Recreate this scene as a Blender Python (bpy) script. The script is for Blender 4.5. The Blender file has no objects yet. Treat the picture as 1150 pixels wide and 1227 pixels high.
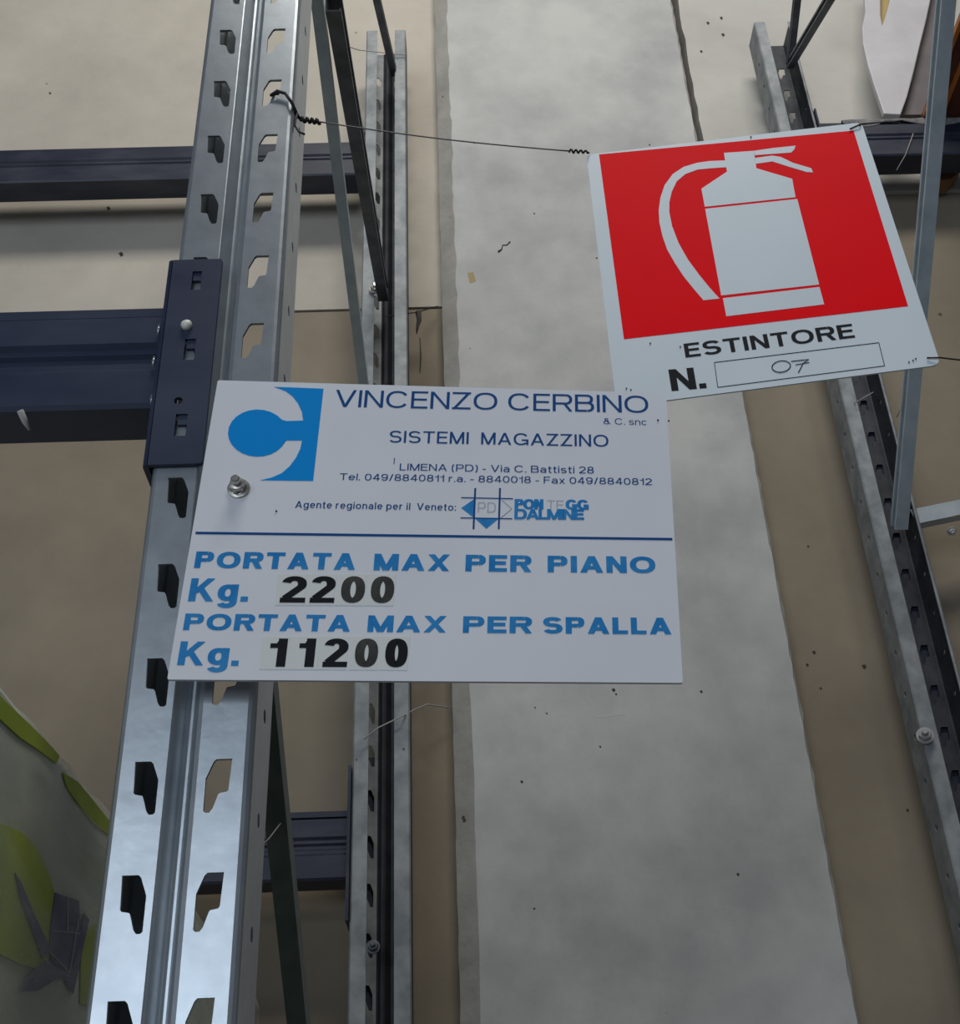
import bpy, math, random
import numpy as np
from mathutils import Vector
from mathutils.geometry import tessellate_polygon
random.seed(7)
scene = bpy.context.scene
COL = scene.collection

# ------------------------------------------------------------------ camera
# Eye 1.6 m above the floor, looking up at the rack. X right, Y towards the wall, Z up.
EYE = 1.6
FPX, CX, CY = 1500.0, 575.0, 613.5
VP = (474.7, -1792.0)                 # where the verticals of the photograph meet
_up = np.array([VP[0]-CX, -(VP[1]-CY), FPX]); _up /= np.linalg.norm(_up)
_f0 = np.array([0, 0, 1.0]) - _up*_up[2]; _f0 /= np.linalg.norm(_f0)
_rt = np.cross(_up, _f0)
if _rt[0] < 0: _rt = -_rt
_yaw = math.radians(1.3)
R3 = np.array([_rt*math.cos(_yaw)+_f0*math.sin(_yaw), _f0*math.cos(_yaw)-_rt*math.sin(_yaw), _up])
cam_d = bpy.data.cameras.new('camera'); cam = bpy.data.objects.new('camera', cam_d); COL.objects.link(cam)
cam_d.sensor_fit = 'HORIZONTAL'; cam_d.sensor_width = 36.0; cam_d.lens = FPX/1150*36.0
cam_d.clip_start = 0.02
from mathutils import Matrix
M = Matrix(((R3[0, 0], R3[0, 1], -R3[0, 2]), (R3[1, 0], R3[1, 1], -R3[1, 2]), (R3[2, 0], R3[2, 1], -R3[2, 2])))
cam.matrix_world = Matrix.Translation((0, 0, EYE)) @ M.to_4x4()
scene.camera = cam

# ------------------------------------------------------------------ world, lights, exposure
scene.view_settings.view_transform = 'Standard'
scene.view_settings.look = 'None'
scene.view_settings.gamma = 1.0
scene.view_settings.use_curve_mapping = False
scene.view_settings.exposure = 0.0
w = bpy.data.worlds.new('world'); scene.world = w; w.use_nodes = True
w.node_tree.nodes['Background'].inputs[0].default_value = (0.62, 0.70, 0.85, 1)
w.node_tree.nodes['Background'].inputs[1].default_value = 0.12

def area(name, loc, target, sx, sy, power, color):
    d = bpy.data.lights.new(name, 'AREA'); d.shape = 'RECTANGLE'; d.size = sx; d.size_y = sy
    d.energy = power; d.color = color
    o = bpy.data.objects.new(name, d); COL.objects.link(o); o.location = loc
    o.rotation_euler = (Vector(target)-Vector(loc)).to_track_quat('-Z', 'Y').to_euler()
    return o
# bay of roof lights above and behind the viewer, and the open loading door behind
area('roof_light', (0.3, -0.25, EYE+2.9), (0.1, 1.6, EYE+1.5), 1.3, 0.5, 35, (1.0, 0.965, 0.89))
area('loading_door', (-1.7, -4.0, EYE+0.5), (0, 0.8, EYE+0.2), 3.0, 2.4, 74, (0.78, 0.88, 1.0))

# ------------------------------------------------------------------ helpers
def ray(px, py):
    return R3 @ np.array([(px-CX)/FPX, -(py-CY)/FPX, 1.0])
def atY(px, py, y):
    r = ray(px, py); r = r*(y/r[1]); return Vector((r[0], r[1], r[2]+EYE))
def atX(px, py, x):
    r = ray(px, py); r = r*(x/r[0]); return Vector((r[0], r[1], r[2]+EYE))
class Plane:
    def __init__(s, p, n):
        s.p = Vector(p); s.n = Vector(n).normalized()
    def at(s, px, py, off=0.0):
        r = Vector(ray(px, py)); o = Vector((0, 0, EYE))
        t = (s.p-o).dot(s.n)/r.dot(s.n)
        return o+r*t+s.n*off

def srgb(r, g, b):
    f = lambda c: (c/255/12.92) if c/255 <= 0.04045 else ((c/255+0.055)/1.055)**2.4
    return (f(r), f(g), f(b), 1)
def mat(name, col, rough=0.6, metal=0.0, col2=None, nscale=20.0, nmix=(0.35, 0.65), bump=0.0, bscale=200.0, spots=None, spotcol=None, spotmax=0.1, aniso=(1, 1, 1), rough2=None, spec=None):
    m = bpy.data.materials.new(name); m.use_nodes = True
    nt = m.node_tree; b = nt.nodes['Principled BSDF']; L = nt.links.new
    if spec is not None: b.inputs['Specular IOR Level'].default_value = spec
    b.inputs['Roughness'].default_value = rough; b.inputs['Metallic'].default_value = metal
    tc = nt.nodes.new('ShaderNodeTexCoord'); mp = nt.nodes.new('ShaderNodeMapping'); mp.inputs['Scale'].default_value = aniso
    L(tc.outputs['Object'], mp.inputs[0])
    out = None
    if col2 is not None:
        n = nt.nodes.new('ShaderNodeTexNoise'); n.inputs['Scale'].default_value = nscale; n.inputs['Detail'].default_value = 6; n.inputs['Roughness'].default_value = 0.6
        L(mp.outputs[0], n.inputs[0])
        mr = nt.nodes.new('ShaderNodeMapRange'); mr.inputs[1].default_value = nmix[0]; mr.inputs[2].default_value = nmix[1]
        L(n.outputs[0], mr.inputs[0])
        mx = nt.nodes.new('ShaderNodeMix'); mx.data_type = 'RGBA'; mx.inputs[6].default_value = col; mx.inputs[7].default_value = col2
        L(mr.outputs[0], mx.inputs[0]); out = mx.outputs[2]
        if rough2 is not None:
            m2 = nt.nodes.new('ShaderNodeMapRange'); m2.inputs[1].default_value = nmix[0]; m2.inputs[2].default_value = nmix[1]
            m2.inputs[3].default_value = rough; m2.inputs[4].default_value = rough2
            L(n.outputs[0], m2.inputs[0]); L(m2.outputs[0], b.inputs['Roughness'])
    if spots:
        v = nt.nodes.new('ShaderNodeTexVoronoi'); v.inputs['Scale'].default_value = spots; L(mp.outputs[0], v.inputs[0])
        n2 = nt.nodes.new('ShaderNodeTexNoise'); n2.inputs['Scale'].default_value = spots*0.45; L(mp.outputs[0], n2.inputs[0])
        sub = nt.nodes.new('ShaderNodeMath'); sub.operation = 'MULTIPLY_ADD'; sub.inputs[1].default_value = 0.9; L(n2.outputs[0], sub.inputs[0]); L(v.outputs[0], sub.inputs[2])
        mr2 = nt.nodes.new('ShaderNodeMapRange'); mr2.inputs[1].default_value = 0.30+spotmax; mr2.inputs[2].default_value = 0.30+spotmax*1.6; mr2.inputs[3].default_value = 1; mr2.inputs[4].default_value = 0
        L(sub.outputs[0], mr2.inputs[0])
        mx2 = nt.nodes.new('ShaderNodeMix'); mx2.data_type = 'RGBA'; mx2.inputs[7].default_value = spotcol
        L(mr2.outputs[0], mx2.inputs[0])
        if out: L(out, mx2.inputs[6])
        else: mx2.inputs[6].default_value = col
        out = mx2.outputs[2]
    if out: L(out, b.inputs['Base Color'])
    else: b.inputs['Base Color'].default_value = col
    if bump > 0:
        nb = nt.nodes.new('ShaderNodeTexNoise'); nb.inputs['Scale'].default_value = bscale; nb.inputs['Detail'].default_value = 5
        L(mp.outputs[0], nb.inputs[0])
        bp = nt.nodes.new('ShaderNodeBump'); bp.inputs['Strength'].default_value = bump; bp.inputs['Distance'].default_value = 0.002
        L(nb.outputs[0], bp.inputs['Height']); L(bp.outputs[0], b.inputs['Normal'])
    return m

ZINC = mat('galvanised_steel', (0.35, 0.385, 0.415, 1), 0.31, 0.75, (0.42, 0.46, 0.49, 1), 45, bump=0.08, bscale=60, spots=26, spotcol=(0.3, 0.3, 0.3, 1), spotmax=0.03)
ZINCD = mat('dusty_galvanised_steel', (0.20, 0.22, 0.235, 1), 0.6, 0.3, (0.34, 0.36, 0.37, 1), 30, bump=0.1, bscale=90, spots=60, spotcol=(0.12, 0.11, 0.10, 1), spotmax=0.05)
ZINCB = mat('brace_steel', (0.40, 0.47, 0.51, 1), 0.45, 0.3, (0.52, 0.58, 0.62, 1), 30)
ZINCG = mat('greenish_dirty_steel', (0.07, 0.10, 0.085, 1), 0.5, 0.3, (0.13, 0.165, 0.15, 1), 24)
WEBD = mat('inner_shade_steel', (0.03, 0.034, 0.042, 1), 0.55, 0.2, (0.06, 0.065, 0.075, 1), 30)  # shade inside the rear uprights, put into the steel colour
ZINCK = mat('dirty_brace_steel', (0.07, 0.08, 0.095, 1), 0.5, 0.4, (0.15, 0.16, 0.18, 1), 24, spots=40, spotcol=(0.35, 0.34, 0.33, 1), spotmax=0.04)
NAVY = mat('navy_enamel', (0.009, 0.017, 0.052, 1), 0.40, 0.0, (0.020, 0.030, 0.068, 1), 14, aniso=(0.4, 1, 1), bump=0.03, spots=28, spotcol=(0.16, 0.17, 0.2, 1), spotmax=0.03, rough2=0.55)
NAVYD = mat('dusty_navy_enamel', (0.016, 0.021, 0.042, 1), 0.45, 0.0, (0.05, 0.055, 0.075, 1), 18, aniso=(0.35, 1, 1), nmix=(0.45, 0.7), spots=22, spotcol=(0.22, 0.21, 0.21, 1), spotmax=0.05)
CONC = mat('pillar_concrete', (0.365, 0.37, 0.37, 1), 0.85, 0, (0.54, 0.54, 0.525, 1), 6.0, (0.30, 0.64), bump=0.35, bscale=60, spots=24, spotcol=(0.20, 0.19, 0.18, 1), spotmax=0.05)
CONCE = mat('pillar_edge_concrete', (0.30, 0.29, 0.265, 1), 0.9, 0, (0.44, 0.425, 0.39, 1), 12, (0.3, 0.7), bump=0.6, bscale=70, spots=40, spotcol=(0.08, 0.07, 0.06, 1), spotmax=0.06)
WALLU = mat('upper_panel_concrete', (0.43, 0.395, 0.34, 1), 0.9, 0, (0.57, 0.525, 0.45, 1), 4.5, (0.3, 0.7), bump=0.3, bscale=70, spots=18, spotcol=(0.30, 0.27, 0.22, 1), spotmax=0.05)
WALLR = mat('pale_panel_concrete', (0.44, 0.43, 0.40, 1), 0.9, 0, (0.57, 0.56, 0.52, 1), 5, (0.3, 0.7), bump=0.3, bscale=70, spots=16, spotcol=(0.2, 0.19, 0.17, 1), spotmax=0.05)
WALLL = mat('lower_panel_concrete', (0.215, 0.180, 0.135, 1), 0.92, 0, (0.325, 0.275, 0.205, 1), 3.0, (0.3, 0.7), bump=0.3, bscale=60, spots=15, spotcol=(0.10, 0.08, 0.06, 1), spotmax=0.04)
BACKW = mat('joint_mortar', (0.12, 0.10, 0.085, 1), 0.95)
FLOORM = mat('floor_concrete', (0.20, 0.20, 0.19, 1), 0.7, 0, (0.28, 0.275, 0.26, 1), 3)
SIGNW = mat('enamelled_sign_white', (0.72, 0.74, 0.79, 1), 0.35, 0, (0.76, 0.78, 0.82, 1), 10, spots=30, spotcol=(0.36, 0.36, 0.38, 1), spotmax=0.012)
SIGNW2 = mat('plastic_sign_white', (0.62, 0.70, 0.745, 1), 0.4, 0, (0.67, 0.74, 0.79, 1), 9, spots=22, spotcol=(0.35, 0.38, 0.4, 1), spotmax=0.014)
EDGE = mat('sign_edge', (0.12, 0.13, 0.15, 1), 0.5)
BLUE = mat('print_blue', (0.0, 0.27, 0.72, 1), 0.4, spec=0.12)
BLUE2 = mat('print_letter_blue', (0.015, 0.20, 0.53, 1), 0.4, 0, (0.04, 0.27, 0.60, 1), 60, spec=0.12)
DBLUE = mat('print_dark_blue', (0.008, 0.07, 0.24, 1), 0.4, spec=0.12)
GHOST = mat('print_faded_grey', (0.42, 0.45, 0.50, 1), 0.4)
BLACK = mat('print_black', (0.010, 0.011, 0.015, 1), 0.4, spec=0.12)
FADED = mat('print_faded_black', (0.035, 0.034, 0.034, 1), 0.4, 0, (0.07, 0.066, 0.062, 1), 60, spec=0.12)
STICK = mat('digit_sticker', (0.74, 0.755, 0.73, 1), 0.25)
RED = mat('print_red', (0.92, 0.0, 0.006, 1), 0.5, 0, (0.88, 0.0, 0.008, 1), 20, spots=26, spotcol=(0.7, 0.12, 0.12, 1), spotmax=0.008, spec=0.05)
STEEL = mat('bolt_steel', (0.62, 0.60, 0.56, 1), 0.28, 0.9, (0.35, 0.33, 0.3, 1), 300)
PINW = mat('pin_plastic', (0.72, 0.72, 0.66, 1), 0.35)
WIRE = mat('rusty_wire', (0.045, 0.04, 0.045, 1), 0.6, 0.4, (0.02, 0.016, 0.014, 1), 300)
WIREG = mat('thin_grey_wire', (0.12, 0.115, 0.12, 1), 0.5, 0.5)
WEB = mat('cobweb', (0.42, 0.40, 0.37, 1), 0.9)
DUST = mat('dust_clump', (0.42, 0.41, 0.41, 1), 0.95)
GREEN = mat('print_lime_green', (0.34, 0.46, 0.02, 1), 0.6, 0, (0.46, 0.56, 0.04, 1), 14)
CARTON = mat('printed_grey_carton', (0.50, 0.53, 0.42, 1), 0.6, 0, (0.75, 0.76, 0.68, 1), 9, aniso=(1, 0.6, 1.6))
PURP = mat('print_slate_violet', (0.065, 0.07, 0.17, 1), 0.6, 0, (0.10, 0.11, 0.24, 1), 25)
PURPL = mat('print_slate_line', (0.4, 0.4, 0.45, 1), 0.6)
DUSTY = mat('beam_dust', (0.13, 0.13, 0.135, 1), 0.95, 0, (0.30, 0.29, 0.29, 1), 60)
WOOD = mat('pallet_wood', (0.28, 0.19, 0.10, 1), 0.8, 0, (0.38, 0.27, 0.16, 1), 12, aniso=(1, 6, 6))
BROWN = mat('dark_red_brown_carton', (0.085, 0.022, 0.012, 1), 0.6, 0, (0.14, 0.045, 0.022, 1), 14)
ORANGE = mat('orange_edging', (0.55, 0.17, 0.03, 1), 0.5)
TAN = mat('tan_carton', (0.20, 0.10, 0.045, 1), 0.8, 0, (0.29, 0.15, 0.06, 1), 12)
FOAM = mat('white_polythene', (0.62, 0.61, 0.63, 1), 0.45, 0, (0.52, 0.51, 0.54, 1), 9, bump=0.2, bscale=25)
YELL = mat('yellow_board', (0.42, 0.31, 0.13, 1), 0.8)
GREYB = mat('grey_board', (0.14, 0.125, 0.13, 1), 0.8, 0, (0.19, 0.17, 0.17, 1), 10)
film = bpy.data.materials.new('stretch_film'); film.use_nodes = True
_n = film.node_tree; _b = _n.nodes['Principled BSDF']
_b.inputs['Base Color'].default_value = (0.62, 0.65, 0.60, 1); _b.inputs['Roughness'].default_value = 0.35
_no = _n.nodes.new('ShaderNodeTexNoise'); _no.inputs['Scale'].default_value = 5; _no.inputs['Detail'].default_value = 5
_tc = _n.nodes.new('ShaderNodeTexCoord'); _mp = _n.nodes.new('ShaderNodeMapping'); _mp.inputs['Scale'].default_value = (1, 0.8, 3.5); _mp.inputs['Rotation'].default_value = (0.5, 0, 0)
_n.links.new(_tc.outputs['Object'], _mp.inputs[0]); _n.links.new(_mp.outputs[0], _no.inputs[0]); _no.inputs['Distortion'].default_value = 1.2
_mr = _n.nodes.new('ShaderNodeMapRange'); _mr.inputs[1].default_value = 0.36; _mr.inputs[2].default_value = 0.66; _mr.inputs[3].default_value = 0.03; _mr.inputs[4].default_value = 0.42
_n.links.new(_no.outputs[0], _mr.inputs[0]); _n.links.new(_mr.outputs[0], _b.inputs['Alpha'])

def tag(o, label=None, cat=None, group=None, kind=None):
    if label: o['label'] = label
    if cat: o['category'] = cat
    if group: o['group'] = group
    if kind: o['kind'] = kind
    return o
def thing(name, loc, label, cat, group=None):
    o = bpy.data.objects.new(name, None); COL.objects.link(o); o.location = loc; o.empty_display_size = 0.05
    return tag(o, label, cat, group)
def mesh(name, vs, fs, material, parent=None, smooth=False, mats=None, fmats=None):
    me = bpy.data.meshes.new(name)
    off = Vector(parent_world(parent)) if parent else Vector((0, 0, 0))
    me.from_pydata([tuple(Vector(v)-off) for v in vs], [], fs)
    me.materials.append(material)
    if mats:
        for m_ in mats: me.materials.append(m_)
        for p, i in zip(me.polygons, fmats): p.material_index = i
    if smooth:
        for p in me.polygons: p.use_smooth = True
    me.update()
    o = bpy.data.objects.new(name, me); COL.objects.link(o)
    if parent: o.parent = parent
    return o
def parent_world(p):
    v = Vector((0, 0, 0))
    while p: v += p.location; p = p.parent
    return v
def fixnormals(o):
    import bmesh
    bm = bmesh.new(); bm.from_mesh(o.data); bmesh.ops.recalc_face_normals(bm, faces=bm.faces); bm.to_mesh(o.data); bm.free(); return o
def bevel(o, wd, seg=2):
    m = o.modifiers.new('bevel', 'BEVEL'); m.width = wd; m.segments = seg; m.limit_method = 'ANGLE'; m.angle_limit = 0.6; return o
def box(name, a, b, material, parent=None, bev=0.0):
    (x0, y0, z0), (x1, y1, z1) = a, b
    vs = [(x0, y0, z0), (x1, y0, z0), (x1, y1, z0), (x0, y1, z0), (x0, y0, z1), (x1, y0, z1), (x1, y1, z1), (x0, y1, z1)]
    fs = [(0, 3, 2, 1), (4, 5, 6, 7), (0, 1, 5, 4), (1, 2, 6, 5), (2, 3, 7, 6), (3, 0, 4, 7)]
    o = mesh(name, vs, fs, material, parent)
    if bev: bevel(o, bev)
    return o
def tube(name, pts, r, material, parent=None, n=8, link=True):
    pts = [Vector(p) for p in pts]; vs = []; fs = []
    prev = None
    for i, p in enumerate(pts):
        d = (pts[min(i+1, len(pts)-1)]-pts[max(i-1, 0)]).normalized()
        a = Vector((0, 0, 1)) if prev is None else prev
        if abs(d.dot(a)) > 0.95: a = Vector((1, 0, 0))
        u = (a-d*a.dot(d)).normalized(); v = d.cross(u); prev = u
        rr = r[i] if isinstance(r, (list, tuple)) else r
        for k in range(n):
            t = 2*math.pi*k/n; vs.append(p+u*math.cos(t)*rr+v*math.sin(t)*rr)
    for i in range(len(pts)-1):
        for k in range(n):
            fs.append((i*n+k, i*n+(k+1) % n, (i+1)*n+(k+1) % n, (i+1)*n+k))
    fs.append(tuple(range(n))[::-1]); fs.append(tuple(range((len(pts)-1)*n, len(pts)*n)))
    return mesh(name, vs, fs, material, parent, True)
def extrude_profile(name, prof, axis_from, axis_to, frame, material, parent=None, closed=True):
    """prof: 2D points (a,b) swept from axis_from to axis_to; frame=(A,B) unit vectors."""
    A, B = Vector(frame[0]), Vector(frame[1]); n = len(prof)
    vs = [Vector(axis_from)+A*a+B*b for a, b in prof]+[Vector(axis_to)+A*a+B*b for a, b in prof]
    fs = [(i, (i+1) % n, (i+1) % n+n, i+n) for i in range(n if closed else n-1)]
    if closed: fs += [tuple(range(n))[::-1], tuple(range(n, 2*n))]
    return fixnormals(mesh(name, vs, fs, material, parent))

# ------------------------------------------------------------------ setting
def wall_panel(x0, x1, z0, z1, y, material, jag=None):
    """precast slab with slightly uneven edges"""
    vs = []; n = 40
    th = 0.06
    L = []; Rr = []
    for i in range(n+1):
        z = z0+(z1-z0)*i/n
        j = 0.0 if jag is None else random.uniform(-jag, jag)
        L.append((x0+j, z)); Rr.append((x1, z))
    ring = L+Rr[::-1]
    m = len(ring)
    vs = [(x, y, z) for x, z in ring]+[(x, y+th, z) for x, z in ring]
    fs = [tuple(range(m))[::-1], tuple(range(m, 2*m))]+[(i, (i+1) % m, (i+1) % m+m, i+m) for i in range(m)]
    return fixnormals(mesh('wall_panel', vs, fs, material, wall))
Z = lambda r: r+EYE
wall = mesh('wall_back', [(-4, 1.672, 0), (5, 1.672, 0), (5, 1.672, 4.6), (-4, 1.672, 4.6), (-4, 1.9, 0), (5, 1.9, 0), (5, 1.9, 4.6), (-4, 1.9, 4.6)],
            [(0, 1, 2, 3), (4, 7, 6, 5), (0, 3, 7, 4), (1, 5, 6, 2), (3, 2, 6, 7), (0, 4, 5, 1)], BACKW)
tag(wall, 'precast concrete back wall of pale upper and brown lower slabs', kind='structure')
ZJ = Z(1.415); ZJR = Z(1.66)
wall_panel(-4, -0.02+0.05, ZJ+0.0015, 4.6, 1.612, WALLU)
wall_panel(-4, 0.05, 0, ZJ-0.0015, 1.615, WALLL)
wall_panel(0.482, 5, ZJR+0.001, 4.6, 1.612, WALLR, jag=0.0022)
wall_panel(0.43, 5, 0, ZJR-0.001, 1.62, WALLL)
fl = box('floor', (-4, -6, -0.1), (5, 1.9, 0), FLOORM); tag(fl, kind='structure')

# pillar with chamfered, chipped left arris
PY = 1.575
xl = -0.0125; xc = 0.0125; xr = 0.4600
pv = []; pf = []; N = 260; fm = []
cols = [(xl, PY+0.10), (xl, PY+0.017), (xc, PY), (xr-0.004, PY), (xr, PY+0.004), (xr, PY+0.10)]
for i in range(N+1):
    z = 4.6*i/N
    for k, (x, y) in enumerate(cols):
        j = 0.0
        if k in (2,): j = random.uniform(-0.0005, 0.0005)+0.0012*math.sin(i*0.37)*math.sin(i*0.11)+(random.uniform(-0.0018, 0.0012) if z > EYE+1.2 else 0)
        if k in (3, 4): j = random.uniform(-0.0011, 0.0011)
        if k == 1: j = random.uniform(-0.0006, 0.0006)
        pv.append((x+j, y, z))
for i in range(N):
    for k in range(5):
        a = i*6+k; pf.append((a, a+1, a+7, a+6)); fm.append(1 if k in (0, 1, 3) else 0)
b0 = N*6
pf.append((0, 5, 4, 3, 2, 1)); fm.append(0); pf.append((b0, b0+1, b0+2, b0+3, b0+4, b0+5)); fm.append(0)
pf.append(tuple([0] + [N*6] + [N*6+5] + [5])); fm.append(0)
pillar = mesh('pillar', pv, pf, CONC, None, False, [CONCE], fm)
tag(pillar, 'wide grey concrete pillar between the two racks', kind='structure')
PP = Plane((0, PY, 0), (0, -1, 0))
def flat(name, pxs, plane, material, parent, off=0.0002, th=0.0002):
    pts = [plane.at(x, y, off) for x, y in pxs]; n = len(pts)
    vs = pts+[p-plane.n*th for p in pts]
    fs = [tuple(range(n)), tuple(range(n, 2*n))[::-1]]+[(i, i+n, (i+1) % n+n, (i+1) % n) for i in range(n)]
    return fixnormals(mesh(name, vs, fs, material, parent))
CHIP = mat('yellow_paint_chip', (0.38, 0.29, 0.14, 1), 0.8)
MUD = mat('dark_dirt', (0.05, 0.045, 0.04, 1), 0.9)
flat('paint_chip', [(560, 327), (567, 326), (570, 337), (563, 340)], PP, CHIP, pillar)
tube('dirt_squiggle', [PP.at(597, 302, .001), PP.at(601, 299, .001), PP.at(602, 294, .001), PP.at(607, 294, .001), PP.at(611, 290, .001)], [.0018, .001, .0007, .0008, .0012], MUD, pillar, 6)
for x, y, s in ((735, 827, 2.5), (738, 832, 1.5), (719, 895, 1.5), (840, 829, 2), (884, 1048, 2.2), (640, 1089, 1.6), (625, 937, 2), (655, 855, 1.3), (641, 848, 1.2), (640, 256, 1.2)):
    flat('dirt_speck', [(x-s, y-s*.5), (x+s*.3, y-s), (x+s, y+s*.2), (x, y+s)], PP, MUD, pillar)
flat('cast_scratch', [(712, 858), (748, 855), (748, 856.4), (714, 860.5)], PP, WALLR, pillar)
WPL = Plane((0, 1.62, 0), (0, -1, 0))
for x, y, s in ((975, 782, 2.4), (967, 797, 2), (1035, 799, 3), (983, 825, 1.6), (1087, 971, 2), (1048, 605, 2), (968, 655, 1.5)):
    flat('dirt_speck', [(x-s, y-s*.5), (x+s*.3, y-s), (x+s, y+s*.2), (x, y+s)], WPL, MUD, wall, 0.0006)
WPU = Plane((0, 1.612, 0), (0, -1, 0))
for x, y, s in ((848, 28, 2), (864, 22, 2), (840, 62, 1.8), (866, 42, 2.2), (60, 112, 1.5), (130, 250, 2.5), (90, 237, 2), (145, 305, 3)):
    flat('dirt_speck', [(x-s, y-s*.5), (x+s*.3, y-s), (x+s, y+s*.2), (x, y+s)], WPU, MUD, wall, 0.0006)

# ------------------------------------------------------------------ rack uprights (perforated C-section, 60 mm pitch)
PITCH = 0.06
W = 0.0725
SLOT = [(10.7, 0), (19, 0), (20.4, 1.4), (23.9, 10.5), (23.9, 28), (22.8, 29), (20.7, 29), (19.2, 27), (16.8, 19.5), (16.2, 18.7), (12.4, 18), (11.6, 17)]
SLOT = [(a/1000, b/1000) for a, b in SLOT]
def post_mesh(name, ztop_slot, zlo, zhi, lip, mat_, width=W, lipl=None, dark=None):
    """local: x 0..W, y 0 = slotted face, +y = towards the open side, z up (world z minus zlo)."""
    d = 0.056
    lipl = lip if lipl is None else lipl
    wd = width
    base = [(lipl, d), (0.002, d), (0, d-0.002), (0, 0.0035), (0.0005, 0.0018), (0.0018, 0.0005), (0.0035, 0),
            (0.0275, 0), (0.0282, 0.0003), (0.0290, 0.0014), (0.0345, 0.0074), (0.0360, 0.0080), (0.0374, 0.0078), (0.0380, 0.0066), (0.0386, 0.0044), (0.0397, 0.0024), (0.0415, 0.0008), (0.0440, 0),
            (wd-0.0042, 0), (wd-0.0022, 0.0005), (wd-0.0006, 0.0020), (wd, 0.0042), (wd, d-0.002), (wd-0.002, d), (wd-lip, d)]
    kinds = {2: 'H', 6: 'L', 17: 'R', 21: 'H'}
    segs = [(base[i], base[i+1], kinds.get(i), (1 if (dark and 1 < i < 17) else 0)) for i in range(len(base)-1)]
    # cell boundaries lie 12 mm above each slot top
    k0 = math.ceil((zlo-(ztop_slot+0.012))/PITCH)
    zs = [zlo]; k = k0
    while ztop_slot+0.012+k*PITCH < zhi-0.001:
        zz = ztop_slot+0.012+k*PITCH
        if zz > zlo+0.001: zs.append(zz)
        k += 1
    zs.append(zhi)
    V = {}; vs = []; fs = []; fmi = []
    def vi(x, y, z):
        key = (round(x, 6), round(y, 6), round(z, 6))
        if key not in V: V[key] = len(vs); vs.append((x, y, z))
        return V[key]
    for za, zb in zip(zs[:-1], zs[1:]):
        full = abs(zb-za-PITCH) < 1e-4
        for (xa, ya), (xb, yb), kind, mi in segs:
            if kind and full:
                if kind == 'L': hole = [(x-0.0035, zb-0.012-v) for x, v in SLOT]
                elif kind == 'R': hole = [((wd-x)-0.0440, zb-0.012-v) for x, v in SLOT]
                else:
                    cxx = 0.026; hole = [(cxx+0.0042*math.cos(t*math.pi/4), zb-0.012-0.024+0.0042*math.sin(t*math.pi/4)) for t in range(8)]
                ln = math.hypot(xb-xa, yb-ya); ux, uy = (xb-xa)/ln, (yb-ya)/ln
                if kind == 'H' and xa < 0.01: hole = [(ln-a, z) for a, z in hole]
                outer = [(0, za), (ln, za), (ln, zb), (0, zb)]
                al = outer+hole
                tr = tessellate_polygon([[Vector((a, b, 0)) for a, b in outer], [Vector((a, b, 0)) for a, b in hole]])
                ids = [vi(xa+ux*a, ya+uy*a, z) for a, z in al]
                for t in tr:
                    p = [al[i] for i in t]
                    cr = (p[1][0]-p[0][0])*(p[2][1]-p[0][1])-(p[1][1]-p[0][1])*(p[2][0]-p[0][0])
                    if abs(cr) < 1e-12: continue
                    t = t if cr > 0 else t[::-1]
                    fs.append(tuple(ids[i] for i in t)); fmi.append(mi)
            else:
                fs.append((vi(xa, ya, za), vi(xb, yb, za), vi(xb, yb, zb), vi(xa, ya, zb))); fmi.append(mi)
    me = bpy.data.meshes.new(name); me.from_pydata(vs, [], fs); me.materials.append(mat_)
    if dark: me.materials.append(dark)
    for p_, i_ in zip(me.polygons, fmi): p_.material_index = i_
    me.update()
    return me
def solid(o, th=0.002):
    m = o.modifiers.new('sheet', 'SOLIDIFY'); m.thickness = th; m.offset = -1.0; m.use_even_offset = False
    return o
FY = 0.631                       # front face of the front uprights
RY = 1.560                       # slotted face of the rear uprights
XF = -0.1838                     # left side of the front left upright
XR = -0.1395                     # left side of the rear left upright
TOP = Z(2.0)
zf = Z(atY(150, 913.3, FY)[2]-EYE); zr = atY(450, 947, RY)[2]
me_front = post_mesh('upright_front', zf, 0.0, Z(2.2), 0.014, ZINC)
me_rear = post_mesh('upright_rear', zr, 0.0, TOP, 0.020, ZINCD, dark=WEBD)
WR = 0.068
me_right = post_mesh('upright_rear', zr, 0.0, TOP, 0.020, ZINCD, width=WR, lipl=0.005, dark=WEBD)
def add_post(me, x, y, flip, parent, name='upright_post', wd=W):
    o = bpy.data.objects.new(name, me); COL.objects.link(o); o.parent = parent
    off = parent_world(parent)
    if flip:   # open side towards the viewer: turn half round
        o.rotation_euler = (0, 0, math.pi); o.location = Vector((x+wd, y, 0))-off
    else:
        o.location = Vector((x, y, 0))-off
    return solid(o)
def channel(name, p0, p1, w_, d_, material, parent, side=-1, side_vec=(1, 0, 0)):
    """small folded brace: C-channel w_ wide, d_ deep, open towards side"""
    p0, p1 = Vector(p0), Vector(p1); t = (p1-p0).normalized()
    A = Vector(side_vec); A = (A-t*A.dot(t)).normalized(); B = t.cross(A).normalized()
    h = w_/2; q = 0.0018
    prof = [(-d_/2, -h), (d_/2, -h), (d_/2, -h+q*2.2), (d_/2-q, -h+q*2.2), (d_/2-q, -h+q), (-d_/2+q, -h+q), (-d_/2+q, h-q), (d_/2-q, h-q), (d_/2-q, h-q*2.2), (d_/2, h-q*2.2), (d_/2, h), (-d_/2, h)]
    return extrude_profile(name, prof, p0, p1, (A*side, B), material, parent)

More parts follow.
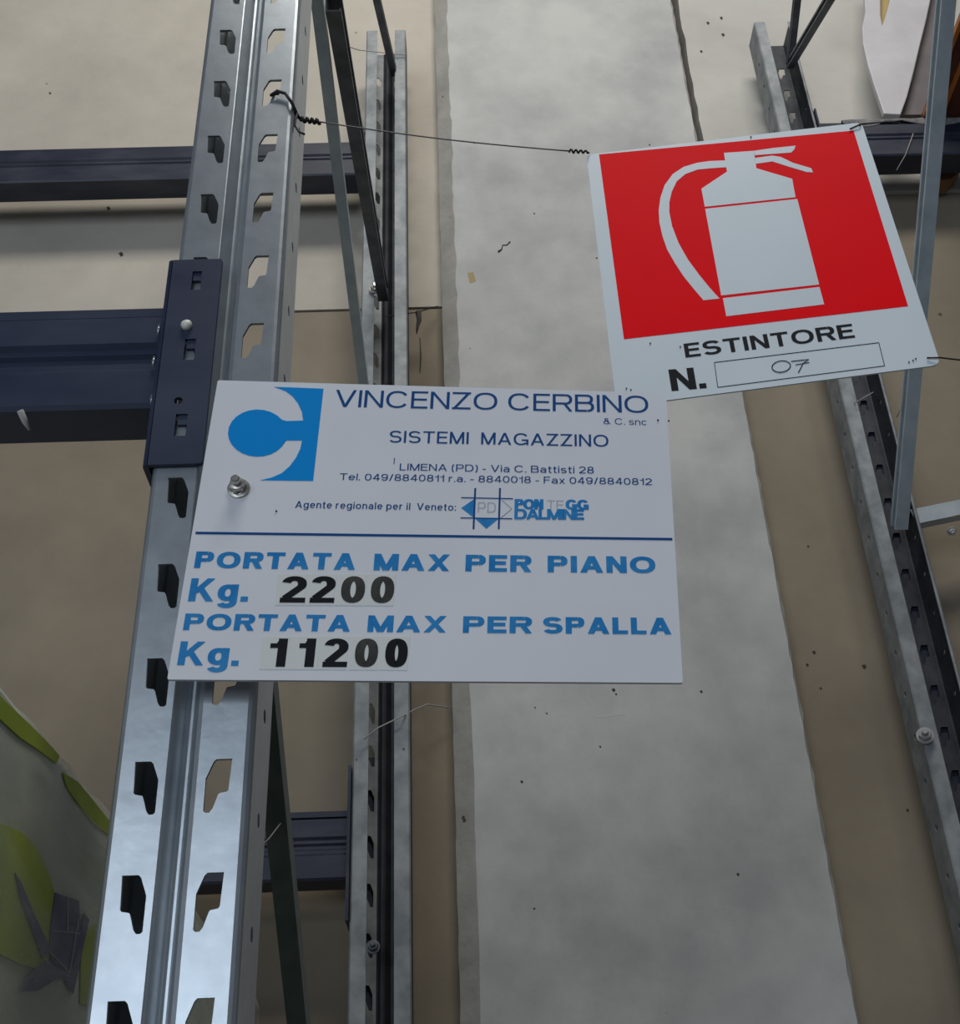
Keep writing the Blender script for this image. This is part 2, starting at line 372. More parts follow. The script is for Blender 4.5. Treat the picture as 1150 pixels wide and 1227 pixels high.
rackL = thing('rack_frame', (XF, FY, 0), 'galvanised slotted rack frame at left of the pillar, behind the load sign', 'rack frame')
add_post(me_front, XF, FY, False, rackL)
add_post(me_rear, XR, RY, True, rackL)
box('slot_shade_strip', (XR+0.006, RY+0.003, Z(-1.5)), (XR+W-0.006, RY+0.006, Z(0.60)), NAVYD, rackL)  # added dark strip, stands in for the shade seen through the slots
# braces between front and rear upright
ZXc = -0.122
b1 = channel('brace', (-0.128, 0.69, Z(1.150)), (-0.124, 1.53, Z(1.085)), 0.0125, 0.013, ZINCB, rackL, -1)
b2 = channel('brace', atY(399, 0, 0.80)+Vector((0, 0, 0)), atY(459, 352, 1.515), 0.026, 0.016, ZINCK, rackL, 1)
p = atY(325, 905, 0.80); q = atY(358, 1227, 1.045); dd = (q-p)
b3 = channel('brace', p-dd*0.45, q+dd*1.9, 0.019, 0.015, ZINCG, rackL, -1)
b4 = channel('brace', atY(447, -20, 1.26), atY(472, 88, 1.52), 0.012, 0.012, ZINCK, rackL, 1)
def bolt(name, p, n, r, h, material, parent, nut=True):
    n = Vector(n).normalized(); p = Vector(p)
    a = n.orthogonal().normalized(); b = n.cross(a)
    vs = []; fs = []; rings = []
    def ring(rad, off, k, hexa):
        i0 = len(vs)
        for j in range(k):
            t = 2*math.pi*j/k; vs.append(p+n*off+a*rad*math.cos(t)+b*rad*math.sin(t))
        return i0
    k = 24
    prof = [(r*1.35, 0), (r*1.35, h*0.12), (r*1.02, h*0.14)]
    prof += [(r, h*0.16), (r, h*0.50), (r*0.86, h*0.56), (r*0.55, h*0.58), (r*0.55, h*0.95), (r*0.42, h)]
    for idx, (rad, off) in enumerate(prof):
        for j in range(k):
            t = 2*math.pi*j/k
            rr = rad
            if nut and idx in (3, 4): rr = rad*0.90/math.cos(((t+math.pi/6) % (math.pi/3))-math.pi/6)
            vs.append(p+n*off+a*rr*math.cos(t)+b*rr*math.sin(t))
    for i in range(len(prof)-1):
        for j in range(k): fs.append((i*k+j, i*k+(j+1) % k, (i+1)*k+(j+1) % k, (i+1)*k+j))
    fs.append(tuple(range((len(prof)-1)*k, len(prof)*k))); fs.append(tuple(range(k))[::-1])
    return mesh(name, vs, fs, material, parent)
bolt('bolt', atY(450, 346, 1.500), (0, -1, 0), 0.0075, 0.012, STEEL, rackL)
bolt('bolt', atY(447, 1135, 1.500), (0, -1, 0.1), 0.006, 0.014, ZINCK, rackL)

XRR = 0.5855
rackR = thing('rack_frame', (XRR, RY, 0), 'dusty grey slotted rack frame at right of the pillar', 'rack frame')
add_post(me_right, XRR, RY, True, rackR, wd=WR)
box('slot_shade_strip', (XRR+0.006, RY+0.003, Z(-1.5)), (XRR+WR-0.006, RY+0.006, Z(1.70)), NAVYD, rackR)  # same added strip, makes the right upright's slots look shaded
add_post(me_front, XRR-0.02, FY, False, rackR)
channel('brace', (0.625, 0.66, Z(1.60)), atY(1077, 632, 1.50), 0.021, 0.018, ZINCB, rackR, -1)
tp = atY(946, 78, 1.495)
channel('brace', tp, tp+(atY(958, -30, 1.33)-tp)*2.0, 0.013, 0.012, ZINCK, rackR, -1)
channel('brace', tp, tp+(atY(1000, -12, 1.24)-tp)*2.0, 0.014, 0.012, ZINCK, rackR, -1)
bolt('bolt', atY(1108, 882, 1.500), (-0.3, -1, 0), 0.008, 0.02, DUST, rackR)

# tie bar leaving the right frame
tie = thing('tie_bar', (0.66, 1.53, Z(0.92)), 'thin galvanised tie bar leaving right rack upright at its middle', 'bar')
channel('channel', atY(1092, 623, 1.525), atY(1092, 623, 1.525)+(atY(1150, 611, 1.53)-atY(1092, 623, 1.525))*9, 0.024, 0.018, ZINCB, tie, 1, (0, 1, 0))
bolt('bolt', atY(1140, 636, 1.52), (0, -0.5, -1), 0.005, 0.008, DUST, tie)

# ------------------------------------------------------------------ load beams
def beam(label, x0, x1, ytop, ztop, zbot, depth, material, group=None, conn=None):
    root = thing('load_beam', ((x0 if x0 > 0 else x1), ytop, zbot), label, 'rack beam', group)
    H = ztop-zbot
    pr = [(0.004, H), (0.004, H*0.915), (0.010, H*0.900), (0.010, H*0.885), (0.0, H*0.87), (0.0, H*0.615), (0.003, H*0.575), (0.003, H*0.53),
          (0.0055, H*0.50), (0.0055, H*0.455), (0.003, H*0.43), (0.003, H*0.38), (0.0, H*0.345), (0.0, 0.003), (0.002, 0.0), (depth, 0), (depth, H)]
    extrude_profile('beam_rail', pr, (x0, ytop, zbot), (x1, ytop, zbot), ((0, 1, 0), (0, 0, 1)), material, root)
    return root
fb = beam('navy front load beam hooked on left upright, beside the load sign', -1.95, -0.1895, 0.636, atY(100, 367, .636)[2], atY(100, 489, .636)[2], 0.036, NAVY)
# end connector: folded plate with punched holes
cz0, cz1 = Z(0.4315), Z(0.5985)
cx0, cx1, cy = -0.1885, -0.1525, 0.6272
vs = []; fs = []
def plate_with_holes(name, outer, holes, y, th, material, parent):
    lists = [[Vector((a, b, 0)) for a, b in outer]]+[[Vector((a, b, 0)) for a, b in h] for h in holes]
    al = list(outer)+[q_ for h in holes for q_ in h]
    tr = tessellate_polygon(lists); n = len(al)
    vs = [(a, y, b) for a, b in al]+[(a, y+th, b) for a, b in al]
    fs = [tuple(t) for t in tr]+[tuple(i+n for i in t)[::-1] for t in tr]
    i0 = 0
    for lst in [outer]+list(holes):
        m = len(lst)
        fs += [(i0+i, i0+(i+1) % m, i0+(i+1) % m+n, i0+i+n) for i in range(m)]
        i0 += m
    return fixnormals(mesh(name, vs, fs, material, parent))
def xz(px, py): v = atY(px, py, cy); return (v[0], v[2])
def rect(px0, py0, px1, py1):
    a = xz((px0+px1)/2, py0); b = xz((px0+px1)/2, py1); hw = abs(xz(px1, py0)[0]-xz(px0, py0)[0])/2
    return [(a[0]-hw, b[1]), (a[0]+hw, b[1]), (a[0]+hw, a[1]), (a[0]-hw, a[1])]
c_ = xz(213.5, 480)
circ = [(c_[0]+0.0028*math.cos(t*math.pi/6), c_[1]+0.0028*math.sin(t*math.pi/6)) for t in range(12)]
rd = 0.004
outer = [(cx0+0.003, cz0), (cx1-rd*0.3, cz0), (cx1, cz0+rd*0.3), (cx1, cz1-rd*0.3), (cx1-rd*0.3, cz1), (cx0+0.003, cz1)]
conn = plate_with_holes('end_connector', outer, [rect(231, 325, 242, 347), rect(222, 406, 235, 431), rect(211, 496, 225, 522), circ], cy, 0.003, NAVY, fb)
# folded side of the connector joined in as a second sheet of the same part
side = extrude_profile('connector_side', [(0.003, 0), (0.0005, 0.0012), (0, 0.004), (0, 0.062), (0.0035, 0.062), (0.0035, 0.003)], (cx0-0.0005, cy, cz0), (cx0-0.0005, cy, cz1), ((1, 0, 0), (0, 1, 0)), NAVY, conn)
for (px, py) in ((236.5, 331), (229, 412), (218.5, 503)):
    v = atY(px, py, 0.6275)
    box('hook', (v[0]-0.0030, 0.6285, v[2]-0.003), (v[0]+0.0030, 0.634, v[2]+0.0042), NAVY, conn)
v = atY(224, 391, cy)
pin = tube('safety_pin', [(v[0], cy+0.001, v[2]), (v[0], cy-0.0025, v[2]), (v[0], cy-0.004, v[2])], [0.0036, 0.0036, 0.0022], PINW, conn, 16)
for px, py, s in ((190, 395, 2.2), (184, 433, 2.2), (182, 478, 3)):
    v = atY(px, py, 0.633)
    tube('weld_bead', [v+Vector((0, 0, 0.004)), v, v-Vector((0, 0, 0.004))], [0.0006, 0.0014, 0.0006], ZINC, fb, 8)
# moth cocoon of dust hanging under the beam
v0 = atY(24, 492, 0.634)
tube('dust_clump', [v0, v0+Vector((0.002, 0.006, -0.0045)), v0+Vector((0.004, 0.010, -0.008))], [0.0022, 0.002, 0.0008], DUST, fb, 7)
v0 = atY(142, 528, 0.668)

rb = beam('black rear load beam, high behind left upright near wall', -1.95, XR-0.001, 1.507, Z(1.709), Z(1.626), 0.045, NAVYD, None)
box('end_connector', (XR-0.0035, 1.500, Z(1.60)), (XR-0.0008, 1.562, Z(1.735)), NAVYD, rb)
rb2 = beam('dark rear load beam low behind left upright, below the load sign', -1.95, XR-0.001, 1.507, Z(0.512), Z(0.426), 0.045, NAVYD, None)
box('end_connector', (XR-0.0045, 1.496, Z(0.375)), (XR-0.0008, 1.562, Z(0.565)), NAVYD, rb2)
rb3 = beam('dusty dark load beam beside the extinguisher sign top corner', XRR+WR+0.001, 2.4, 1.507, Z(1.728), Z(1.640), 0.045, NAVYD, None)
box('end_connector', (XRR+WR+0.0008, 1.500, Z(1.60)), (XRR+WR+0.0035, 1.562, Z(1.755)), NAVYD, rb3)
# dust lying along the front edge of that beam
vs = []; fs = []; n = 60
for i in range(n+1):
    x = 0.70+0.9*i/n; hh = 0.0035+0.005*random.random()+0.004*math.sin(i*0.7)
    vs += [(x, 1.5062, Z(1.728)-hh*1.5), (x, 1.503, Z(1.728)-hh*0.5), (x, 1.507, Z(1.728)+0.001+hh*0.3), (x, 1.53, Z(1.728)+0.0005)]
for i in range(n):
    for k in range(3): a = i*4+k; fs.append((a, a+4, a+5, a+1))
tag(mesh('dust_layer', vs, fs, DUSTY, rb3, True), kind='stuff')

# ------------------------------------------------------------------ lettering
# Grotesque alphabet drawn from strokes. Heights in cap heights, x as a fraction of the letter's width.
XH = 0.74
G = {
 'I': (0, [('V', .5, 0, 1)]), 'l': (0, [('V', .5, 0, 1)]), 'i': (0, [('V', .5, 0, XH), ('V', .5, .86, 1)]), '.': (0, [('V', .5, 0, 'ty')]), ':': (0, [('V', .5, 0, .14), ('V', .5, .56, .70)]),
 'V': (.88, [('D', 0, 1, .5, 0), ('D', 1, 1, .5, 0)]), 'A': (.90, [('D', 0, 0, .5, 1), ('D', 1, 0, .5, 1), ('Hc', .30, .2, .8)]),
 'N': (.80, [('V', 0, 0, 1), ('V', 1, 0, 1), ('D', 0, 1, 1, 0)]), 'M': (.96, [('V', 0, 0, 1), ('V', 1, 0, 1), ('D', 0, 1, .5, 0), ('D', 1, 1, .5, 0)]),
 'X': (.84, [('D', 0, 0, 1, 1), ('D', 0, 1, 1, 0)]), 'x': (.58, [('D', 0, 0, 1, XH), ('D', 0, XH, 1, 0)]), 'Z': (.78, [('Ht', 1, 0, 1), ('Hb', 0, 0, 1), ('D', 0, 0, 1, 1)]),
 'K': (.84, [('V', 0, 0, 1), ('D', .08, .36, .94, 1), ('D', .36, .60, 1, 0)]), 'T': (.78, [('Ht', 1, 0, 1), ('V', .5, 0, 1)]), 'L': (.64, [('V', 0, 0, 1), ('Hb', 0, 0, 1)]),
 'E': (.70, [('V', 0, 0, 1), ('Ht', 1, 0, 1), ('Hc', .52, 0, .94), ('Hb', 0, 0, 1)]), 'F': (.66, [('V', 0, 0, 1), ('Ht', 1, 0, 1), ('Hc', .50, 0, .9)]),
 'O': (1.0, [('A', 0, 0, 1, 1, 0, 360)]), '0': (.68, [('A', 0, 0, 1, 1, 0, 360)]), 'o': (.68, [('A', 0, 0, 1, XH, 0, 360)]),
 'C': (.94, [('A', 0, 0, 1, 1, 32, 328)]), 'c': (.64, [('A', 0, 0, 1, XH, 38, 322)]), 'G': (.98, [('A', 0, 0, 1, 1, 34, 318), ('Hc', .42, .55, 1), ('V', 1, .02, .48)]),
 'S': (.82, [('S', 0, 1)]), 's': (.60, [('S', 0, XH)]), '8': (.68, [('A', .06, .46, .94, 1, 0, 360), ('A', 0, 0, 1, .56, 0, 360)]),
 'D': (.86, [('V', 0, 0, 1), ('Ht', 1, 0, .52), ('Hb', 0, 0, .52), ('A', .04, 0, 1, 1, -90, 90)]),
 'P': (.78, [('V', 0, 0, 1), ('Ht', 1, 0, .64), ('Hb', .38, 0, .64), ('A', .3, .38, 1, 1, -90, 90)]),
 'R': (.82, [('V', 0, 0, 1), ('Ht', 1, 0, .64), ('Hb', .40, 0, .64), ('A', .3, .40, 1, 1, -90, 90), ('D', .62, .45, 1, 0)]),
 'B': (.80, [('V', 0, 0, 1), ('Ht', 1, 0, .62), ('Hc', .52, 0, .62), ('Hb', 0, 0, .62), ('A2', .28, .52, .95, 1), ('A3', .28, 0, 1, .52)]),
 '1': (.40, [('V', 1, 0, 1), ('P1',)]), '2': (.68, [('P2',)]), '4': (.72, [('V', .76, 0, 1), ('Hc', .28, 0, 1), ('D', 0, .24, .70, 1)]),
 '9': (.68, [('A', 0, .36, 1, 1, 0, 360), ('A', 0, 0, 1, 1, -35, 20), ('A', 0, 0, 1, .9, -150, -20)]),
 'a': (.64, [('A', .04, .18, .96, XH, 0, 155), ('V', .96, 0, .50), ('A', 0, 0, .96, .46, 0, 360)]), 'e': (.66, [('A', 0, 0, 1, XH, 0, 322), ('Hc', .38, .05, .97)]),
 'n': (.62, [('V', 0, 0, XH), ('V', 1, 0, .48), ('A', 0, .2, 1, XH, 0, 180)]), 'r': (.42, [('V', 0, 0, XH), ('A', 0, .2, 1.5, XH, 78, 180)]),
 'p': (.68, [('V', 0, -.28, XH), ('A', 0, 0, 1, XH, 0, 360)]), 'g': (.68, [('V', 1, 0, XH), ('A', 0, .02, 1, XH, 0, 360), ('A', 0, -.28, 1, .30, -155, 0)]),
 't': (.38, [('V', .42, .06, .95), ('Ht', XH, 0, 1), ('Hb', 0, .38, 1)]), '-': (.36, [('Hc', .36, 0, 1)]), '/': (.40, [('D', 0, 0, 1, 1)]),
 '(': (.30, [('A', 0, -.2, 2, 1.05, 105, 255)]), ')': (.30, [('A', -1, -.2, 1, 1.05, -75, 75)]),
 '&': (.86, [('A', .14, .50, .66, 1, 0, 360), ('A', 0, 0, .78, .58, 0, 360), ('D', .22, .72, 1, 0)]),
}
def ell(cx, cy, rx, ry, a0, a1):
    n = max(4, int(abs(a1-a0)/12)); out = []
    for k in range(n+1):
        t = math.radians(a0+(a1-a0)*k/n); c, s_ = math.cos(t), math.sin(t); e = 0.88
        out.append((cx+rx*math.copysign(abs(c)**e, c), cy+ry*math.copysign(abs(s_)**e, s_)))
    return out
def build_text(s, width, tx, ty, gap):
    """returns (verts, faces) of the text set to exactly this width, cap height 1"""
    nat = 0; fixed = 0
    for i, ch in enumerate(s):
        if ch == ' ': nat += .34; continue
        w0 = G[ch][0]
        if w0 == 0: fixed += tx
        else: nat += w0
        if i < len(s)-1: fixed += gap
    sx = max(0.3, (width-fixed)/max(nat, 1e-3))
    vs = []; fs = []; lay = [0]
    def quad(a, b, c, d):
        z = lay[0]*0.000012
        i = len(vs); vs.extend([(q_[0], q_[1], z) for q_ in (a, b, c, d)]); fs.append((i, i+1, i+2, i+3))
    def strip(P_):
        closed = abs(P_[0][0]-P_[-1][0])+abs(P_[0][1]-P_[-1][1]) < 1e-6
        n = len(P_); off = []
        for i in range(n):
            if closed: a, b = P_[(i-1) % (n-1)], P_[(i+1) % (n-1)]
            else: a, b = P_[max(i-1, 0)], P_[min(i+1, n-1)]
            dx, dy = (b[0]-a[0])/tx, (b[1]-a[1])/ty; l = math.hypot(dx, dy) or 1
            nx, ny = -dy/l*tx/2, dx/l*ty/2
            off.append(((P_[i][0]+nx, P_[i][1]+ny), (P_[i][0]-nx, P_[i][1]-ny)))
        for (a, b), (c, d) in zip(off[:-1], off[1:]): quad(a, b, d, c)
    x = 0.0
    for ch in s:
        if ch == ' ': x += .34*sx; continue
        w0, els = G[ch]; w = tx if w0 == 0 else w0*sx
        X = lambda u: x+tx/2+u*(w-tx)
        for li, e in enumerate(els):
            k = e[0]; lay[0] = li
            if k == 'V':
                c = X(e[1]); y1 = ty*1.15 if e[3] == 'ty' else e[3]; quad((c-tx/2, e[2]), (c+tx/2, e[2]), (c+tx/2, y1), (c-tx/2, y1))
            elif k in ('Ht', 'Hb', 'Hc'):
                c = e[1]-ty/2 if k == 'Ht' else e[1]+ty/2 if k == 'Hb' else e[1]
                quad((x+e[2]*w, c-ty/2), (x+e[3]*w, c-ty/2), (x+e[3]*w, c+ty/2), (x+e[2]*w, c+ty/2))
            elif k == 'D':
                h = tx*1.04/2
                a = x+h+e[1]*(w-2*h); b = x+h+e[3]*(w-2*h); quad((a-h, e[2]), (a+h, e[2]), (b+h, e[4]), (b-h, e[4]))
            elif k in ('A', 'A2', 'A3'):
                x0, y0, x1, y1 = x+e[1]*w, e[2], x+e[3]*w, e[4]
                a0, a1 = (e[5], e[6]) if k == 'A' else (-90, 90)
                if k == 'A2': y0 -= ty/2
                if k == 'A3': y1 += ty/2
                P_ = ell((x0+x1)/2, (y0+y1)/2, (x1-x0-tx)/2, (y1-y0-ty)/2, a0, a1)
                if k == 'A' and a1-a0 == 360: P_[-1] = P_[0]
                strip(P_)
            elif k == 'S':
                lo, hi = e[1], e[2]; m = lo+(hi-lo)*.51
                up = ell(x+w/2, (m+hi-ty/2)/2, (w-tx)/2*.96, (hi-ty/2-m)/2, 22, 270)
                dn = ell(x+w/2, (m+lo+ty/2)/2, (w-tx)/2, (m-lo-ty/2)/2, 90, -158)
                strip(up[:-1]+dn[1:])
            elif k == 'P1':
                quad((x, .66), (x+w-tx/2, .66), (x+w-tx/2, .66+ty*.9), (x, .66+ty*.9)); lay[0] = 2; quad((x+w-tx*1.3, .66+ty*.5), (x+w-tx*.5, .66+ty*.5), (x+w-tx*.5, 1), (x+w-tx*.85, 1))
            elif k == 'P2':
                up = ell(x+w/2, .70, (w-tx)/2, (1-ty/2)-.70, 168, -30)
                strip(up+[(x+tx*.55, ty*.9)]); lay[0] = 1; quad((x, 0), (x+w, 0), (x+w, ty), (x, ty))
                lay[0] = 2; quad((x, ty*.9), (x, 0), (x+tx, 0), (x+tx*1.05, ty*1.25))
        x += w+gap
    return vs, fs
def lettering(name, s, plane, U, a, b, cap, material, parent, tx=.14, off=0.0002, gap=.16, ty=None):
    """a,b: baseline ends as seen in the photograph, cap: cap height there; laid out on the sign plane"""
    A = plane.at(*a, off); B = plane.at(*b, off)
    T = plane.at((a[0]+b[0])/2, (a[1]+b[1])/2-cap, off); m = (A+B)/2
    d = (B-A).normalized(); h = (T-m); h = h-d*h.dot(d); hl = h.length/abs((U-d*U.dot(d)).length)
    width = (B-A).length/hl
    vs, fs = build_text(s, width, min(tx, width), ty or tx*.78, gap)
    return mesh(name, [A+d*hl*x+U*hl*y+plane.n*z for x, y, z in vs], fs, material, parent)

def sign_plate(name, pxs, plane, th, material, parent, radius=0.004, seg=5):
    P_ = [plane.at(x, y) for x, y in pxs]; out = []
    for i in range(4):
        c, pr, nx = P_[i], P_[i-1], P_[(i+1) % 4]
        a = c+(pr-c).normalized()*radius; b = c+(nx-c).normalized()*radius
        for k in range(seg+1):
            t = k/seg; out.append(a*(1-t)**2+c*2*t*(1-t)+b*t*t)
    n = len(out)
    vs = out+[v-plane.n*th for v in out]
    fs = [tuple(range(n)), tuple(range(n, 2*n))[::-1]]+[(i, i+n, (i+1) % n+n, (i+1) % n) for i in range(n)]
    o = fixnormals(mesh(name, vs, fs, material, parent))
    return o
# ------------------------------------------------------------------ load sign
PL = Plane((0, 0.6225, 0), (-0.004, -1, -0.006))
LC = [(260.8, 455.6), (797.9, 471), (818.1, 818.2), (200.2, 814.2)]
q = [PL.at(*c) for c in LC]
UL = ((q[0]-q[3]).normalized()+(q[1]-q[2]).normalized()).normalized()
ls = thing('load_sign', q[3], 'white rectangular rack load sign with blue lettering, bolted to left upright', 'sign')
sign_plate('plate', LC, PL, 0.0022, SIGNW, ls, 0.0012, 3)
def L(s, a, b, cap, m, tx=.13, name='lettering', gap=.15, off=0.0002, ty=None): return lettering(name, s, PL, UL, a, b, cap, m, ls, tx, off, gap, ty)
L('VINCENZO CERBINO', (400.5, 487.5), (777, 495), 20.4, DBLUE, .14, gap=.13)
L('& C. snc', (723, 508.3), (775, 509.5), 7.3, DBLUE, .13)
L('SISTEMI  MAGAZZINO', (466, 530.3), (729, 535.5), 14.2, DBLUE, .15, gap=.16)
L('LIMENA (PD) - Via C. Battisti 28', (478.6, 563.6), (711.4, 567.6), 8.2, DBLUE, .15, gap=.17)
L('Tel. 049/8840811 r.a. - 8840018 - Fax 049/8840812', (406.6, 575.2), (781, 581.4), 8.0, DBLUE, .15, gap=.17)
L('Agente regionale per il  Veneto:', (353.4, 608.6), (546, 612), 8.2, DBLUE, .15, gap=.17)
L('I', (471.5, 556), (473.5, 556), 7, DBLUE, .12, 'tick_mark')
def Z1(x, y): return (x/3.068+180, y/3.068+440)
def Z2(x, y): return (x/3.067+480, y/3.067+440)
def Z5(x, y): return (x/3.382+480, y/3.382+560)
def Z6(x, y): return (x/3.61+100, y/3.61+280)
# bold lines
for s, a, b in (('PORTATA', (232.2, 680.6), (425.1, 683.0)), ('MAX', (447.3, 683.4), (538, 684.4)), ('PER', (557.3, 684.6), (636.5, 685.6)), ('PIANO', (656, 685.8), (785.5, 687)),
                ('PORTATA', (219.1, 755.0), (418.9, 757)), ('MAX', (439.8, 757.3), (534.1, 758)), ('PER', (554.3, 758.3), (637.2, 759)), ('SPALLA', (650.2, 759.2), (804.4, 760.2))):
    L(s, a, b, 19.8, BLUE2, .33, gap=.17, ty=.215)
L('Kg.', (225, 720.5), (296.4, 721), 27.5, BLUE2, .28, gap=.13, ty=.19)
L('Kg.', (212, 797), (285.3, 798), 28.5, BLUE2, .28, gap=.13, ty=.19)
for txt, xs, yt, yb in (('2200', ((475, 568), (585, 675), (697, 785), (807, 893)), 769, 866), ('11200', ((432, 495), (540, 600), (632, 722), (748, 833), (860, 943)), 998, 1102)):
    for i, (ch, (xa, xb)) in enumerate(zip(txt, xs)):
        y_ = yb+(xa-475)*0.006
        c = (xa+xb)/2
        st = flat('digit_sticker', [Z1(c-54, yt-8), Z1(c+54, yt-7), Z1(c+52-8, y_+10), Z1(c-54-8, y_+9)], PL, STICK, ls, 0.0002, 0.0002)
        a, b = Z1(xa, y_), Z1(xb, y_+0.5)
        lettering('digit', ch, PL, UL, a, b, (y_-yt)/3.068, FADED if ch == '0' and not (txt == '11200' and i == 4) else BLACK, ls, .30, 0.0004, ty=.185)
flat('blue_rule', [Z1(167, 605), (805.3, 644.7), (805.5, 647.6), Z1(166, 614)], PL, DBLUE, ls, 0.0002)
# blue mark: disc, bar and quarter panel leaving a white C
pts = [(825, 663), (1038, 671), (993, 1070), (765, 1067)]
pts += [(815, 1055), (858, 1036), (893, 1005), (920, 968), (938, 930), (945, 895), (877, 895)]
for k in range(1, 22):
    t = math.radians(20+k*(320/22)); pts.append((753+128*math.cos(t), 863+102*math.sin(t)))
pts += [(877, 811), (950, 809), (945, 772), (928, 735), (905, 705), (875, 682)]
flat('blue_mark', [Z6(*p_) for p_ in pts], PL, BLUE, ls, 0.0002)
# small lattice mark
def line(name, a, b, wpx, plane, material, parent, off=0.00025):
    dx, dy = b[0]-a[0], b[1]-a[1]; l = math.hypot(dx, dy); nx, ny = -dy/l*wpx/2, dx/l*wpx/2
    return flat(name, [(a[0]+nx, a[1]+ny), (b[0]+nx, b[1]+ny), (b[0]-nx, b[1]-ny), (a[0]-nx, a[1]-ny)], plane, material, parent, off)
line('lattice_line', (569.3, 585), (567.2, 634), 2.2, PL, DBLUE, ls); line('lattice_line', (598.9, 585), (597.4, 634), 2.2, PL, DBLUE, ls)
line('lattice_line', (552.4, 596.4), (614.5, 597.7), 1.1, PL, DBLUE, ls); line('lattice_line', (551.6, 620.6), (613.6, 621.7), 1.1, PL, DBLUE, ls)
flat('triangle_mark', [Z5(245, 165), Z5(299, 128), Z5(297, 205)], PL, BLUE2, ls, 0.00015)
flat('triangle_mark', [Z5(302, 208), Z5(395, 210), Z5(347, 249)], PL, BLUE2, ls, 0.00015)
line('faded_line', Z5(408, 130), Z5(450, 168), 0.7, PL, GHOST, ls); line('faded_line', Z5(450, 168), Z5(406, 204), 0.7, PL, GHOST, ls)
L('PD', Z5(312, 182), Z5(385, 183), 12, GHOST, .1, 'faded_lettering')
L('PON', Z5(461, 170), Z5(578, 171), 12.2, BLUE2, .30, gap=-.04, ty=.22)
L('TE', Z5(592, 171), Z5(660, 172), 11, GHOST, .1, 'faded_lettering')
L('GG', Z5(668, 171), Z5(762, 173), 12, BLUE2, .30, gap=0, ty=.22)
L('DALMINE', Z5(460, 211), Z5(743, 213), 12.5, BLUE2, .27, gap=-.06, ty=.22, off=0.00025)
# fixing bolt with its nut and washer
bv = PL.at(286, 586)
bolt('fixing_bolt', bv, (-0.02, -1, 0.0), 0.0048, 0.012, STEEL, ls)
for x, y in ((331, 613), (788, 504), (801, 505)):
    flat('dirt_speck', [(x-1, y-1), (x+1, y-1), (x+1, y+1), (x-1, y+1)], PL, FADED, ls, 0.0006)

# ------------------------------------------------------------------ extinguisher sign
PE = Plane(tuple(atY(905, 320, 0.645)), (-0.138, -0.99, 0.030))
EC = [(702.5, 185.5), (1032, 146.5), (1127, 437), (738.5, 487.5)]
q = [PE.at(*c) for c in EC]
UE = ((q[0]-q[3]).normalized()+(q[1]-q[2]).normalized()).normalized()
es = thing('extinguisher_sign', q[3], 'red and white extinguisher sign hung on wires in front of the pillar', 'sign')
sign_plate('plate', EC, PE, 0.0012, SIGNW2, es, 0.006, 5)
def Z3(x, y): return (x/2.447+680, y/2.447+130)
red = flat('red_panel', [Z3(92, 135), Z3(838, 65), Z3(998, 580), Z3(165, 677)], PE, RED, es, 0.00015)
def pic(pts, nm='pictogram'): return flat(nm, [Z3(*p_) for p_ in pts], PE, SIGNW2, es, 0.0003)
pic([(458, 131), (546, 125), (553, 176), (658, 207), (668, 261), (402, 289), (392, 236), (467, 186)])
pic([(546, 138), (546, 125), (600, 117), (668, 110), (664, 121), (655, 130), (600, 134)])
pic([(548, 146), (600, 139), (625, 143), (660, 160), (714, 176), (719, 188), (700, 187), (650, 172), (600, 156), (551, 163)])
pic([(462, 153), (415, 155), (380, 160), (340, 172), (308, 193), (284, 226), (272, 262), (267, 300), (269, 335), (278, 375), (292, 415), (315, 455), (340, 493), (370, 530), (398, 563), (445, 558), (415, 525), (385, 488), (352, 443), (325, 395), (306, 345), (298, 305), (298, 275), (305, 245), (320, 214), (345, 193), (380, 180), (420, 176), (465, 173)])
pic([(403, 295), (673, 266), (737, 517), (450, 549)])
pic([(455, 557), (738, 524), (752, 575), (465, 610)])
def EL(s, a, b, cap, m, tx, gap, ty): return lettering('lettering', s, PE, UE, Z3(*a), Z3(*b), cap, m, es, tx, 0.0002, gap, ty)
EL('ESTINTORE', (346, 731), (843, 672), 17.0, BLACK, .235, .15, .17)
EL('N.', (305, 829), (408, 820), 26, BLACK, .25, .10, .2)
bx = [(430, 745), (912, 687), (929, 755), (440, 818)]
for i in range(4): line('number_frame', Z3(*bx[i]), Z3(*bx[(i+1) % 4]), 0.8, PE, BLACK, es, 0.0002)
zero = [(626+27*math.cos(t)-4*math.sin(t), 757+17*math.sin(t)) for t in [k*math.pi/8-1.2 for k in range(17)]]
tube('handwritten_digit', [PE.at(*Z3(*p_), 0.0002) for p_ in zero], 0.00035, BLACK, es, 5)
tube('handwritten_digit', [PE.at(*Z3(*p_), 0.0002) for p_ in [(655, 742), (690, 738), (706, 736), (690, 748), (680, 768), (676, 775)]], 0.00035, BLACK, es, 5)
tube('handwritten_digit', [PE.at(*Z3(*p_), 0.0002) for p_ in [(668, 752), (708, 745)]], 0.0003, BLACK, es, 5)
for x, y in ((1000, 745), (1012, 740), (1020, 735), (172, 822), (185, 826), (85, 440), (240, 108), (537, 85), (330, 700), (242, 690)):
    X, Y = Z3(x, y); flat('dirt_speck', [(X-.9, Y-.7), (X+1, Y-.9), (X+.7, Y+1), (X-.8, Y+.8)], PE, MUD, es, 0.0006)

